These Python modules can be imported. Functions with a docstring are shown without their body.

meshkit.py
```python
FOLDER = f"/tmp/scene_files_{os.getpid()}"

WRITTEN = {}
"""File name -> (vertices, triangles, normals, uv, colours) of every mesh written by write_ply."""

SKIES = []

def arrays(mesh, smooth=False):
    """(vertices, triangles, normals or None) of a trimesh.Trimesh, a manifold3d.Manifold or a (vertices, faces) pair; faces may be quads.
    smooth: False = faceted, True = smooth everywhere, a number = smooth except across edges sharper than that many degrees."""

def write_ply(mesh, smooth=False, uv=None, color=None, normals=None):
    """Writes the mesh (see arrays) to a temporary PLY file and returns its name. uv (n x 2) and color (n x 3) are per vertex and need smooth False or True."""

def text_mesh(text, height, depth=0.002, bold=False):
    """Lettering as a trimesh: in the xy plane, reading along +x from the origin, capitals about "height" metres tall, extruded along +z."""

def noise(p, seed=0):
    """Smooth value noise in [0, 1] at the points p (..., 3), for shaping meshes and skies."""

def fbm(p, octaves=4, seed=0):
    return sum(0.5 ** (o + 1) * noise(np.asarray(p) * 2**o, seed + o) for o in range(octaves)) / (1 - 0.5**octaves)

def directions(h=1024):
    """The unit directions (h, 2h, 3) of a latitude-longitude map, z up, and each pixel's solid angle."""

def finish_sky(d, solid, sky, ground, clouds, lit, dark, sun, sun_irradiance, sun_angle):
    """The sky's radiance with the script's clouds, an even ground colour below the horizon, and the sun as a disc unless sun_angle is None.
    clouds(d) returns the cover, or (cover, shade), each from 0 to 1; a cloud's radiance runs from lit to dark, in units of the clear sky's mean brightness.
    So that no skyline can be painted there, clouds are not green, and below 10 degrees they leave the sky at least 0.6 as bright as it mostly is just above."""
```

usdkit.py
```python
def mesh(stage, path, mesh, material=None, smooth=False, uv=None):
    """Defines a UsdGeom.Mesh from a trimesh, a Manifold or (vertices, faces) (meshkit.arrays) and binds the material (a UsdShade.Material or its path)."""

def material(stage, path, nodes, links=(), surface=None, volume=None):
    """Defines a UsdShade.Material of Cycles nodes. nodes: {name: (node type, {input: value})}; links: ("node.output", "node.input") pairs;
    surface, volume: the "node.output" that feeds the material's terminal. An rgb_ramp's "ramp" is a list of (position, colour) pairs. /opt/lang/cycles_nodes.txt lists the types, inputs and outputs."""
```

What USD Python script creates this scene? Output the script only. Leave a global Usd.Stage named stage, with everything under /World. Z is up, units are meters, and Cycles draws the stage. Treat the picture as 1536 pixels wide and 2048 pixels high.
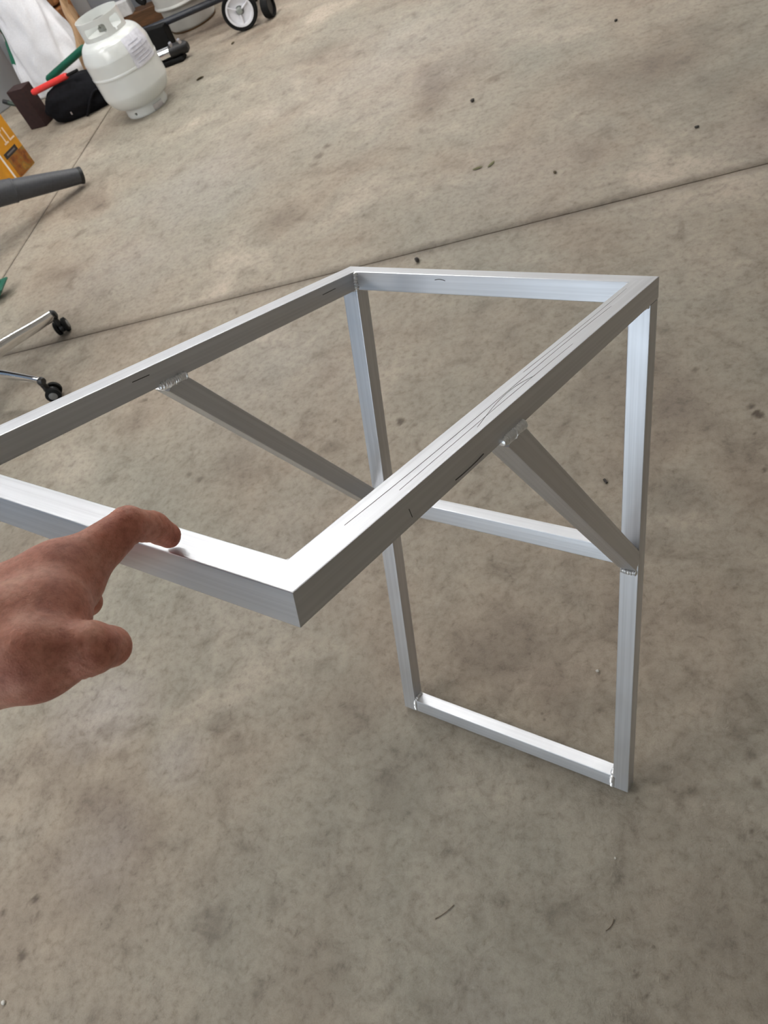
import math, random
import numpy as np, trimesh, manifold3d as m3
from shapely.geometry import Polygon, box as sbox
import usdkit, meshkit
from pxr import Usd, UsdGeom, UsdLux, UsdShade, Gf, Sdf, Vt

random.seed(4); RNG = np.random.default_rng(4)
stage = Usd.Stage.CreateInMemory()
UsdGeom.SetStageUpAxis(stage, 'Z'); UsdGeom.SetStageMetersPerUnit(stage, 1.0)
UsdGeom.Xform.Define(stage, '/World')

# ------------------------------------------------------------------ camera, light levels, exposure
# room axes: x along the back wall, y towards the back wall, z up, metres
CAM_POS = (0.47709, -0.63760, 1.33008)
CAM_AXES = np.array([[0.93849475, -0.13437190, -0.31807513],      # columns: right, down, forward
                     [0.09236288, -0.78991360, 0.60622240],
                     [-0.33271113, -0.59831488, -0.72891880]])
cam = UsdGeom.Camera.Define(stage, '/World/camera')
r_, d_, f_ = CAM_AXES.T
cam.AddTransformOp().Set(Gf.Matrix4d(*r_, 0, *(-d_), 0, *(-f_), 0, *CAM_POS, 1))
FOCAL = 5.6
cam.CreateFocalLengthAttr(FOCAL)
cam.CreateHorizontalApertureAttr(FOCAL * 1536 / 1570.15)
cam.CreateVerticalApertureAttr(FOCAL * 2048 / 1570.15)
cam.CreateFStopAttr(4.2); cam.CreateFocusDistanceAttr(0.64)
cam.CreateClippingRangeAttr((0.02, 100.0))
cam.CreateExposureAttr(0.0)
LAMP = 51.0                                   # emission of the ceiling lamps
LAMP_COLOR = (1.0, 0.985, 0.96)
LAMPS = [(-3.05, 1.1), (-2.6, 3.2), (-0.7, 4.6), (1.3, 4.4), (-0.9, 2.8), (-2.6, -0.2), (-2.4, -1.1)]
CEIL = 2.75
dome = UsdLux.DomeLight.Define(stage, '/World/sky'); dome.CreateIntensityAttr(1.0); dome.CreateColorAttr(Gf.Vec3f(0.8, 0.9, 1.0))

# ------------------------------------------------------------------ helpers
def numbered(parent, name):
    if not stage.GetPrimAtPath(f'{parent}/{name}'): return f'{parent}/{name}'
    k = 1
    while stage.GetPrimAtPath(f'{parent}/{name}_{k:03d}'): k += 1
    return f'{parent}/{name}_{k:03d}'
def tag(p, label=None, cat=None, group=None, kind=None):
    p = p.GetPrim() if hasattr(p, 'GetPrim') else p
    for k, v in (('label', label), ('category', cat), ('group', group), ('kind', kind)):
        if v: p.SetCustomDataByKey(k, v)
    return p
def thing(name, label, cat, loc=(0, 0, 0), rotz=0.0, mat=None, group=None):
    x = UsdGeom.Xform.Define(stage, numbered('/World', name))
    if mat is not None: x.AddTransformOp().Set(mat)
    else:
        x.AddTranslateOp().Set(Gf.Vec3d(*map(float, loc)))
        if rotz: x.AddRotateZOp().Set(math.degrees(rotz))
    return tag(x, label, cat, group)
def obj(name, mesh, material, parent=None, label=None, smooth=35, mat=None):
    base = str(parent.GetPath()) if parent else '/World'
    m = usdkit.mesh(stage, numbered(base, name), mesh, material, smooth=smooth)
    if mat is not None: m.AddTransformOp().Set(mat)
    if label: m.GetPrim().SetCustomDataByKey('label', label)
    return m.GetPrim()
def gf(M):
    M = np.asarray(M, float)
    return Gf.Matrix4d(*M.T.ravel())
def cat(ms): return trimesh.util.concatenate(ms)
def M3(t): return m3.Manifold(m3.Mesh(np.asarray(t.vertices, np.float32), np.asarray(t.faces, np.uint32)))
def T3(m):
    g = m.to_mesh(); return trimesh.Trimesh(np.array(g.vert_properties)[:, :3], np.array(g.tri_verts), process=False)
def rbox(sx, sy, sz, r=0.004, c=(0, 0, 0), seg=8):
    s = m3.Manifold.sphere(r, seg)
    pts = [s.translate([a * (sx / 2 - r), b * (sy / 2 - r), e * (sz / 2 - r)]) for a in (-1, 1) for b in (-1, 1) for e in (-1, 1)]
    t = T3(m3.Manifold.batch_hull(pts)); t.apply_translation(c); return t
def tube(pts, rad, seg=12, closed_ends=True):
    pts = np.asarray(pts, float); n = len(pts); rad = np.broadcast_to(np.asarray(rad, float), (n,))
    tang = np.gradient(pts, axis=0); tang /= np.linalg.norm(tang, axis=1)[:, None]
    up = np.array([0, 0, 1.0]) if abs(tang[0][2]) < .9 else np.array([1.0, 0, 0])
    V = []
    for p, t, r in zip(pts, tang, rad):
        a = np.cross(t, up); a /= np.linalg.norm(a); b = np.cross(a, t); up = b
        th = np.linspace(0, 2 * np.pi, seg, endpoint=False)
        V.append(p + r * (np.cos(th)[:, None] * a + np.sin(th)[:, None] * b))
    V = np.vstack(V); F = []
    for i in range(n - 1):
        for j in range(seg):
            k = (j + 1) % seg; a, b, c, d = i * seg + j, i * seg + k, (i + 1) * seg + k, (i + 1) * seg + j
            F += [[a, c, b], [a, d, c]]
    V = np.vstack([V, pts[0], pts[-1]])
    for j in range(seg):
        k = (j + 1) % seg; F += [[n * seg, j, k], [n * seg + 1, (n - 1) * seg + k, (n - 1) * seg + j]]
    t = trimesh.Trimesh(V, F, process=False)
    if t.volume < 0: t.invert()
    return t
def lathe(profile, seg=48):
    p = np.asarray(profile, float); V = []; F = []; n = len(p)
    for j in range(seg):
        a = 2 * np.pi * j / seg; V += [[r * math.cos(a), r * math.sin(a), z] for r, z in p]
    for j in range(seg):
        k = (j + 1) % seg
        for i in range(n - 1):
            a, b, c, d = j * n + i, k * n + i, k * n + i + 1, j * n + i + 1
            F += [[a, b, c], [a, c, d]]
    t = trimesh.Trimesh(V, F, process=True); t.update_faces(t.nondegenerate_faces()); t.fix_normals(); return t
def spline(P, n):
    from scipy.interpolate import CubicSpline
    P = np.asarray(P, float); u = np.r_[0, np.cumsum(np.linalg.norm(np.diff(P, axis=0), axis=1))]
    return CubicSpline(u, P)(np.linspace(0, u[-1], n))
def frame_to(a, b):          # 4x4 whose z axis runs from a to b, origin at a
    a, b = np.asarray(a, float), np.asarray(b, float); z = (b - a) / np.linalg.norm(b - a)
    x = np.cross([0, 0, 1.0], z) if abs(z[2]) < .95 else np.array([1.0, 0, 0]) - z[0] * z
    x /= np.linalg.norm(x); M = np.eye(4); M[:3, 0], M[:3, 1], M[:3, 2], M[:3, 3] = x, np.cross(z, x), z, a
    return M

# ------------------------------------------------------------------ materials
L = '/World/Looks/'
def mat(name, nodes, links=(), surface='p.BSDF'): return usdkit.material(stage, L + name, nodes, links, surface=surface)
def plain(name, col, rough=0.5, metal=0.0, var=0.12, scale=30, bump=0.0, spec=0.5, **kw):
    c = np.array(col); lo, hi = tuple(c * (1 - var)), tuple(np.minimum(c * (1 + var), 1))
    nodes = {'t': ('texture_coordinate', {}), 'n': ('noise_texture', {'scale': float(scale), 'detail': 4.0}),
             'r': ('rgb_ramp', {'ramp': [(.3, lo), (.7, hi)]}),
             'p': ('principled_bsdf', {'roughness': float(rough), 'metallic': float(metal), 'specular_ior_level': float(spec), **kw})}
    links = [('t.object', 'n.vector'), ('n.fac', 'r.fac'), ('r.color', 'p.base_color')]
    if bump:
        nodes['b'] = ('bump', {'strength': float(bump), 'distance': 0.002}); links += [('n.fac', 'b.height'), ('b.normal', 'p.normal')]
    return mat(name, nodes, links)

def concrete():
    N = {'g': ('geometry', {}),
         'a': ('attribute', {'attribute': 'stain'}),
         'w': ('attribute', {'attribute': 'tone'}),
         'n1': ('noise_texture', {'scale': 2.1, 'detail': 7.0, 'roughness': .55, 'distortion': .4}),
         'r1': ('rgb_ramp', {'ramp': [(.30, (.245, .193, .15)), (.43, (.38, .318, .25)), (.55, (.395, .345, .277)), (.68, (.54, .462, .372))]}),
         'n2': ('noise_texture', {'scale': 13.0, 'detail': 7.0, 'roughness': .62, 'distortion': .5}),
         'r2': ('rgb_ramp', {'ramp': [(.28, (.50, .47, .44)), (.43, (.87, .86, .85)), (.56, (1, 1, 1)), (.72, (1.06, 1.06, 1.05))]}),
         'm2': ('mix', {'mix_type': 'multiply', 'fac': .8}),
         'n3': ('noise_texture', {'scale': 55.0, 'detail': 6.0, 'roughness': .7, 'distortion': .3}),
         'r3': ('rgb_ramp', {'ramp': [(.30, (.52, .50, .48)), (.42, (.84, .83, .82)), (.53, (1, 1, 1)), (.68, (1.10, 1.10, 1.09))]}),
         'm3': ('mix', {'mix_type': 'multiply', 'fac': .75}),
         'n4': ('noise_texture', {'scale': 420.0, 'detail': 3.0, 'roughness': .7}),
         'r4': ('rgb_ramp', {'ramp': [(.3, (.8, .8, .8)), (.65, (1, 1, 1))]}),
         'm4': ('mix', {'mix_type': 'multiply', 'fac': .6}),
         'v': ('voronoi_texture', {'scale': 34.0}),
         'rv': ('rgb_ramp', {'ramp': [(0, (1, 1, 1)), (.07, (.6, .6, .6)), (.13, (0, 0, 0))]}),
         'n5': ('noise_texture', {'scale': 6.0, 'detail': 2.0}),
         'r5': ('rgb_ramp', {'ramp': [(.55, (0, 0, 0)), (.68, (.65, .65, .65))]}),
         'spk': ('mix', {'mix_type': 'multiply', 'fac': 1.0}),
         'ms': ('mix', {'mix_type': 'mix', 'color2': (.10, .075, .055)}),
         'n6': ('noise_texture', {'scale': 1.1, 'detail': 3.0}),
         'r6': ('rgb_ramp', {'ramp': [(.44, (0, 0, 0)), (.64, (.65, .65, .65))]}),
         'mg': ('mix', {'mix_type': 'mix', 'color2': (.31, .298, .248)}),
         'mt': ('mix', {'mix_type': 'mix', 'color2': (.47, .43, .40)}),
         'mm': ('mix', {'mix_type': 'mix', 'color2': (.075, .052, .036)}),
         'hadd': ('math', {'math_type': 'multiply_add', 'value2': .35}),
         'b': ('bump', {'strength': .55, 'distance': .004}),
         'rr': ('rgb_ramp', {'ramp': [(.3, (.5, .5, .5)), (.7, (.68, .68, .68))]}),
         'p': ('principled_bsdf', {'specular_ior_level': .35})}
    K = [('g.position', f'{n}.vector') for n in ('n1', 'n2', 'n3', 'n4', 'n5', 'n6', 'v')]
    K += [('n1.fac', 'r1.fac'), ('n2.fac', 'r2.fac'), ('n3.fac', 'r3.fac'), ('n4.fac', 'r4.fac'), ('n5.fac', 'r5.fac'), ('n6.fac', 'r6.fac'), ('v.distance', 'rv.fac'),
          ('r6.color', 'mg.fac'), ('r1.color', 'mg.color1'), ('w.fac', 'mt.fac'), ('mg.color', 'mt.color1'),
          ('mt.color', 'm2.color1'), ('r2.color', 'm2.color2'), ('m2.color', 'm3.color1'), ('r3.color', 'm3.color2'), ('m3.color', 'm4.color1'), ('r4.color', 'm4.color2'),
          ('rv.color', 'spk.color1'), ('r5.color', 'spk.color2'), ('spk.color', 'ms.fac'), ('m4.color', 'ms.color1'),
          ('a.fac', 'mm.fac'), ('ms.color', 'mm.color1'), ('mm.color', 'p.base_color'),
          ('n4.fac', 'hadd.value1'), ('n3.fac', 'hadd.value3'), ('hadd.value', 'b.height'), ('b.normal', 'p.normal'), ('n2.fac', 'rr.fac'), ('rr.color', 'p.roughness')]
    return mat('concrete', N, K)

def brushed(name, base=(.67, .685, .715), rough=(.37, .43), grain=.35):
    N = {'t': ('texture_coordinate', {}), 'm': ('mapping', {'scale': (260., 260., 2.5)}), 'n': ('noise_texture', {'scale': 1.0, 'detail': 5.0, 'roughness': .6}),
         'm2': ('mapping', {'scale': (9., 9., 5.)}), 'n2': ('noise_texture', {'scale': 3.0, 'detail': 4.0}),
         'm5': ('mapping', {'scale': (420., 420., 1.1)}), 'n5': ('noise_texture', {'scale': 1.0, 'detail': 2.0}),
         'r': ('rgb_ramp', {'ramp': [(.3, tuple(np.array(base) * .86)), (.62, base)]}),
         'r2': ('rgb_ramp', {'ramp': [(.3, (rough[0],) * 3), (.7, (rough[1],) * 3)]}),
         'r5': ('rgb_ramp', {'ramp': [(.20, (.5, .5, .5)), (.235, (1, 1, 1))]}), 'mx': ('mix', {'mix_type': 'multiply', 'fac': .8}),
         'b': ('bump', {'strength': grain, 'distance': .0004}), 'p': ('principled_bsdf', {'metallic': .97, 'anisotropic': .2})}
    K = [('t.object', 'm.vector'), ('t.object', 'm2.vector'), ('t.object', 'm5.vector'), ('m.vector', 'n.vector'), ('m2.vector', 'n2.vector'), ('m5.vector', 'n5.vector'), ('n.fac', 'r.fac'), ('n2.fac', 'r2.fac'), ('n5.fac', 'r5.fac'),
         ('r.color', 'mx.color1'), ('r5.color', 'mx.color2'), ('mx.color', 'p.base_color'), ('r2.color', 'p.roughness'), ('n.fac', 'b.height'), ('b.normal', 'p.normal')]
    return mat(name, N, K)

def skin():
    N = {'g': ('geometry', {}), 'n': ('noise_texture', {'scale': 38., 'detail': 5.0, 'roughness': .6}), 'r': ('rgb_ramp', {'ramp': [(.3, (.40, .145, .10)), (.5, (.60, .27, .195)), (.7, (.70, .38, .285))]}),
         'n2': ('noise_texture', {'scale': 260., 'detail': 4.0, 'roughness': .7}), 'r2': ('rgb_ramp', {'ramp': [(.35, (.72, .68, .66)), (.55, (1, 1, 1))]}), 'mx': ('mix', {'mix_type': 'multiply', 'fac': .7}),
         'v': ('voronoi_texture', {'scale': 620., 'feature': 'distance_to_edge'}), 'ad': ('math', {'math_type': 'multiply_add', 'value2': .5}),
         'b': ('bump', {'strength': .4, 'distance': .0012}), 'p': ('principled_bsdf', {'roughness': .52, 'specular_ior_level': .35, 'subsurface_weight': .15, 'subsurface_scale': .004, 'subsurface_radius': (1, .35, .2)})}
    K = [('g.position', 'n.vector'), ('g.position', 'n2.vector'), ('g.position', 'v.vector'), ('n.fac', 'r.fac'), ('n2.fac', 'r2.fac'), ('r.color', 'mx.color1'), ('r2.color', 'mx.color2'), ('mx.color', 'p.base_color'),
         ('v.distance', 'ad.value1'), ('n2.fac', 'ad.value3'), ('ad.value', 'b.height'), ('b.normal', 'p.normal')]
    return mat('skin', N, K)

def woody(name, a, b, axis_scale=(30, 30, 2.5), rough=.55):
    return mat(name, {'t': ('texture_coordinate', {}), 'm': ('mapping', {'scale': tuple(map(float, axis_scale))}), 'n': ('noise_texture', {'scale': 2.0, 'detail': 6.0, 'distortion': .6}),
                      'r': ('rgb_ramp', {'ramp': [(.3, a), (.7, b)]}), 'b': ('bump', {'strength': .3, 'distance': .001}), 'p': ('principled_bsdf', {'roughness': rough})},
               [('t.object', 'm.vector'), ('m.vector', 'n.vector'), ('n.fac', 'r.fac'), ('r.color', 'p.base_color'), ('n.fac', 'b.height'), ('b.normal', 'p.normal')])

CONC = concrete()
ALU = brushed('brushed_aluminium')
WELD = plain('weld_metal', (.88, .89, .90), .36, 1.0, .08, 400, .2)
SKIN = skin()
JOINT = plain('joint_dirt', (.075, .06, .048), .95, 0, .3, 60)
TANKW = plain('tank_paint', (.70, .72, .70), .28, 0, .03, 12, coat_weight=.4, coat_roughness=.12)
TLABEL = plain('paper_label', (.66, .66, .72), .5, 0, .14, 55)
STEEL = plain('galvanised_steel', (.62, .62, .68), .25, 1, .1, 60)
CHROME = plain('chrome', (.86, .86, .87), .06, 1, .02, 20)
BLACKP = plain('black_plastic', (.012, .012, .013), .42, 0, .2, 40)
BLACKM = plain('black_rubber', (.008, .008, .008), .7, 0, .2, 60, spec=.2)
GREYRIM = plain('grey_caster_rim', (.16, .16, .155), .45, 0, .1, 60)
NAVY = plain('dark_blue_paint', (.02, .024, .034), .38, 0, .2, 40)
NOZZLE = plain('blower_plastic', (.055, .057, .064), .5, 0, .12, 90, .2)
CLOTH = plain('black_fabric', (.006, .006, .008), .85, 0, .3, 70, .4, spec=.15)
RED = plain('red_grip', (.72, .045, .04), .38, 0, .08, 30)
GREEN = plain('green_plastic', (.008, .105, .06), .4, 0, .12, 30)
MAROON = plain('maroon_brick', (.032, .012, .011), .75, 0, .25, 60, .5)
BRICKD = plain('brick_core', (.012, .008, .007), .9)
BAG = plain('white_woven_bag', (.86, .86, .89), .5, 0, .05, 160, .25)
PRINTG = plain('green_print', (.02, .19, .11), .45, 0, .15, 30)
PRINTR = plain('red_print', (.68, .05, .06), .45, 0, .15, 30)
PRINTW = plain('white_print', (.82, .8, .78), .5)
ORANGE = plain('orange_carton', (.62, .27, .012), .42, 0, .1, 14)
ORANGE2 = plain('bright_orange_carton', (.80, .36, .01), .42, 0, .08, 14)
CREAM = plain('cream_print', (.80, .60, .42), .5, 0, .1, 40)
BROWNP = mat('brown_food_print', {'t': ('texture_coordinate', {}), 'n': ('noise_texture', {'scale': 26., 'detail': 3.}), 'r': ('rgb_ramp', {'ramp': [(.3, (.13, .035, .008)), (.5, (.30, .10, .01)), (.62, (.25, .15, .03)), (.75, (.45, .2, .02))]}), 'p': ('principled_bsdf', {'roughness': .45})},
             [('t.object', 'n.vector'), ('n.fac', 'r.fac'), ('r.color', 'p.base_color')])
DRUM = plain('grey_drum_paint', (.50, .50, .47), .5, 0, .12, 9)
HUBW = plain('white_hub_plastic', (.78, .78, .82), .4, 0, .03, 20)
HUBG = plain('grey_hub_cap', (.30, .32, .30), .5, 0, .1, 40)
WOODT = woody('tan_handle_wood', (.40, .23, .11), (.66, .44, .26))
WOODO = woody('orange_brown_wood', (.20, .075, .022), (.42, .18, .055), (25, 25, 4))
WOODD = woody('dark_brown_wood', (.06, .03, .012), (.16, .075, .03), (4, 40, 40))
GREYB = plain('grey_bin_plastic', (.27, .275, .28), .45, 0, .05, 6)
GREYS = plain('blue_grey_sheet', (.26, .28, .31), .6, 0, .1, 12)
WALLW = plain('wall_paint', (.72, .73, .74), .85, 0, .04, 3)
WALLD = plain('dull_wall', (.56, .53, .48), .85, 0, .08, 3)
WALLB = plain('blue_grey_wall', (.16, .23, .33), .8, 0, .1, 3)
CEILM = plain('ceiling_paint', (.80, .80, .80), .9, 0, .03, 3)
DARKB = plain('dark_shelf_board', (.05, .042, .036), .8, 0, .3, 8)
SLEEVE = plain('dark_blue_sleeve', (.03, .045, .09), .9, 0, .2, 200, .4)
SEAT = plain('seat_fabric', (.03, .03, .033), .9, 0, .2, 120, .3)
LAMPE = mat('lamp_glow', {'e': ('emission', {'color': LAMP_COLOR, 'strength': LAMP})}, surface='e.emission')
LAMPB = plain('lamp_housing', (.75, .75, .75), .4)

# ------------------------------------------------------------------ room shell
X0, X1, Y0, Y1 = -4.6, 3.4, -4.0, 5.05
JX, JY, GAP, GAPX = -2.04, 1.496, 0.009, 0.005
# stains and wear on the concrete: x, y, radius, strength
STAINS = [(.72, 2.183, .42, .42), (.52, 2.182, .26, .25), (.85, 2.35, .25, .3), (.823, 1.939, .22, .18), (-.652, 1.917, .15, .3), (-.02, -.158, .13, .3), (-.129, .003, .17, .2), (.523, .393, .08, .26), (.47, .302, .065, .22),
    (-.341, -.404, .05, .26), (-.132, -.505, .095, .25), (.717, .588, .0174, .85), (.708, .613, .0118, .8), (.701, .437, .0084, .7), (.699, .535, .0067, .7), (.575, -.178, .0155, .5), (.574, -.134, .0146, .45),
    (.556, -.249, .0087, .75), (.541, -.257, .0054, .7), (.557, -.345, .0086, .5), (-.739, -.372, .0163, .85), (-.724, -.47, .0164, .75), (-.804, -.396, .0142, .7), (-.721, -.398, .0091, .5), (.371, -.45, .0056, .8),
    (.382, -.471, .0055, .75), (.412, -.448, .005, .5), (-.655, .677, .0274, .6), (-.695, .698, .016, .45), (-.084, .756, .0218, .8), (-.049, .736, .0098, .5), (-.272, .804, .0128, .6), (.145, 2.521, .05, .4),
    (-.554, 2.319, .034, .55), (-.531, 2.384, .027, .55), (-.566, 2.257, .03, .45), (-.74, 2.849, .075, .28), (.329, 2.986, .082, .28), (-1.698, 2.284, .048, .45), (-.957, 1.057, .0153, .6), (-.914, 1.38, .034, .35),
    (-.691, -.026, .05, .28), (-.636, -.09, .03, .3), (-.368, -.079, .053, .25), (-.414, -.034, .05, .25), (-.578, -.238, .007, .6), (.163, 3.093, .053, .2), (.184, 2.78, .04, .28), (-.143, 2.833, .038, .3), (-.184, 3.119, .033, .35),
    (-.764, 3.672, .037, .3), (.615, .751, .0106, .6), (.681, .741, .013, .4), (.638, .748, .008, .6), (.447, .014, .026, .2), (.442, -.17, .045, .2), (-1.5, 3.75, .25, .25), (-1.2, 3.6, .06, .3), (-1.1, 3.85, .05, .3)]
# paler worn patches: x, y, radius, strength
PALE = [(-.72, .02, .16, .55), (-.60, -.28, .13, .3), (-.50, -.10, .09, .4), (-1.1, 2.4, .5, .3), (-.3, 3.0, .8, .25), (.2, 1.8, .35, .15), (-1.3, 1.9, .4, .25), (-.5, 1.1, .4, .22), (1.0, 1.6, .3, .2), (.15, -.52, .1, .15), (-.35, .35, .3, .2)]
def grid_axis(a, b, fine):            # coarse outside, the given step inside the fine range
    lo, hi, st, co = fine
    xs = np.r_[np.arange(a, max(a, lo), co), np.arange(max(a, lo), min(b, hi), st), np.arange(max(a, min(b, hi)), b, co), b]
    xs = np.unique(np.round(xs, 5)); return xs[np.r_[True, np.diff(xs) > 1e-4]]
def slab(x0, x1, y0, y1, fx, fy):
    xs, ys = grid_axis(x0, x1, fx), grid_axis(y0, y1, fy)
    X, Y = np.meshgrid(xs, ys, indexing='ij'); P = np.stack([X, Y, 0 * X], -1).reshape(-1, 3)
    nz = meshkit.noise(P * 7.0) * .6 + meshkit.noise(P * 31.0) * .4
    nf = meshkit.noise(P * 90.0)
    st = np.zeros(len(P)); pl = np.zeros(len(P))
    for x, y, r, k in STAINS:
        near = np.hypot(P[:, 0] - x, P[:, 1] - y) < 2.2 * r
        if not near.any(): continue
        if r < .06: d = np.hypot(P[near, 0] - x, P[near, 1] - y) / r + .55 * nf[near] + .3 * meshkit.noise(P[near] * 160.0 + x)
        else: d = np.hypot(P[near, 0] - x, P[near, 1] - y) / r + .6 * nz[near]
        e = .35 if r < .06 else .8
        st[near] = np.maximum(st[near], k * np.clip((1.15 - d) / e, 0, 1))
    for x, y, r, k in PALE:
        d = np.hypot(P[:, 0] - x, P[:, 1] - y) / r + .6 * nz
        pl = np.maximum(pl, k * np.clip((1.3 - d) / .9, 0, 1))
    # dirt worked into the edges along the joints
    edge = np.minimum.reduce([np.abs(P[:, 1] - JY), np.abs(P[:, 0] - JX) * 3 + .01])
    st = np.maximum(st, .62 * np.clip(1 - edge / (.028 + .02 * nz), 0, 1) * (.5 + .5 * np.clip(nz + .6, 0, 1)))
    Pz = P.copy(); Pz[:, 2] = .0007 * nz - .0007
    # small chamfer at the border
    bd = np.minimum.reduce([P[:, 0] - x0, x1 - P[:, 0], P[:, 1] - y0, y1 - P[:, 1]])
    Pz[:, 2] -= .004 * (bd < 1e-6)
    nx, ny = len(xs), len(ys); I = np.arange(nx * ny).reshape(nx, ny)
    a, b, c, d = I[:-1, :-1].ravel(), I[1:, :-1].ravel(), I[1:, 1:].ravel(), I[:-1, 1:].ravel()
    F = np.vstack([np.c_[a, b, c], np.c_[a, c, d]])
    ring = np.r_[I[:, 0], I[-1, 1:], I[::-1, -1][1:], I[0, ::-1][1:-1]]; n0 = len(Pz); m = len(ring)
    low = Pz[ring].copy(); low[:, 2] = -.1
    k = np.arange(m); k2 = (k + 1) % m
    F = np.vstack([F, np.c_[ring[k], n0 + k, ring[k2]], np.c_[ring[k2], n0 + k, n0 + k2], np.c_[n0 + m + 0 * k, n0 + k2, n0 + k]])
    V = np.vstack([Pz, low, [[(x0 + x1) / 2, (y0 + y1) / 2, -.1]]])
    ex = np.zeros(m + 1)
    return (V, F), np.r_[st, ex], np.r_[pl, ex]
floor = UsdGeom.Xform.Define(stage, '/World/floor'); tag(floor, 'worn stained concrete garage floor of slabs parted by narrow joints', 'floor', kind='structure')
fl = floor.GetPrim()
FX, FY = (-1.15, 1.15, .009, .03), (-.75, JY, .006, .03)
for (x0, x1, y0, y1, fx, fy) in ((JX + GAPX / 2, X1, Y0, JY - GAP / 2, (-.95, .95, .006, .04), (-.7, 1.1, .006, .03)), (JX + GAPX / 2, X1, JY + GAP / 2, Y1, (-2.04, 1.3, .012, .05), (JY, 4.1, .012, .04)),
                                 (X0, JX - GAPX / 2, Y0, JY - GAP / 2, (-2.3, -2.04, .02, .08), (.9, JY, .02, .08)), (X0, JX - GAPX / 2, JY + GAP / 2, Y1, (-3.2, -2.04, .025, .06), (JY, Y1, .025, .06))):
    g, st, pl = slab(x0, x1, y0, y1, fx, fy)
    p = numbered('/World/floor', 'slab'); m = usdkit.mesh(stage, p, g, CONC, smooth=30)
    for nm, v in (('stain', st), ('tone', pl)):
        n = len(m.GetPointsAttr().Get())
        if n != len(v):            # vertices were split at hard edges: carry the values over by position
            from scipy.spatial import cKDTree
            v = v[cKDTree(np.asarray(g[0], np.float32)).query(np.array(m.GetPointsAttr().Get()))[1]]
        UsdGeom.PrimvarsAPI(m).CreatePrimvar(nm, Sdf.ValueTypeNames.FloatArray, 'vertex').Set(Vt.FloatArray.FromNumpy(np.asarray(v, np.float32)))
obj('joint_filler', cat([trimesh.creation.box(bounds=[[X0, JY - GAP / 2, -.1], [X1, JY + GAP / 2, -.008]]), trimesh.creation.box(bounds=[[JX - GAPX / 2, Y0, -.1], [JX + GAPX / 2, Y1, -.0085]])]), JOINT, fl, 'dark dirt packed in the floor joints', smooth=False)
def shell(name, b, m, label): tag(obj(name, trimesh.creation.box(bounds=b), m, smooth=False), label, name.split('_')[0], kind='structure')
shell('wall_back', [[X0 - .15, Y1, -.1], [X1 + .15, Y1 + .15, CEIL + .1]], WALLW, 'pale garage wall behind the stored things')
shell('wall_left', [[X0 - .15, Y0, -.1], [X0, Y1, CEIL + .1]], WALLB, 'blue grey garage wall beyond the office chair')
shell('wall_right', [[X1, Y0, -.1], [X1 + .15, Y1, CEIL + .1]], WALLD, 'dull brown grey garage wall beside the bare floor')
DX0, DX1, DZ = -4.2, -0.6, 2.25                          # the garage door opening, door rolled up
fw = cat([trimesh.creation.box(bounds=b_) for b_ in ([[X0 - .15, Y0 - .15, -.1], [DX0, Y0, CEIL + .1]], [[DX1, Y0 - .15, -.1], [X1 + .15, Y0, CEIL + .1]], [[DX0, Y0 - .15, DZ], [DX1, Y0, CEIL + .1]])])
tag(obj('wall_front', fw, WALLD, smooth=False), 'dull wall with the open garage doorway behind the viewer', 'wall', kind='structure')
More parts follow.
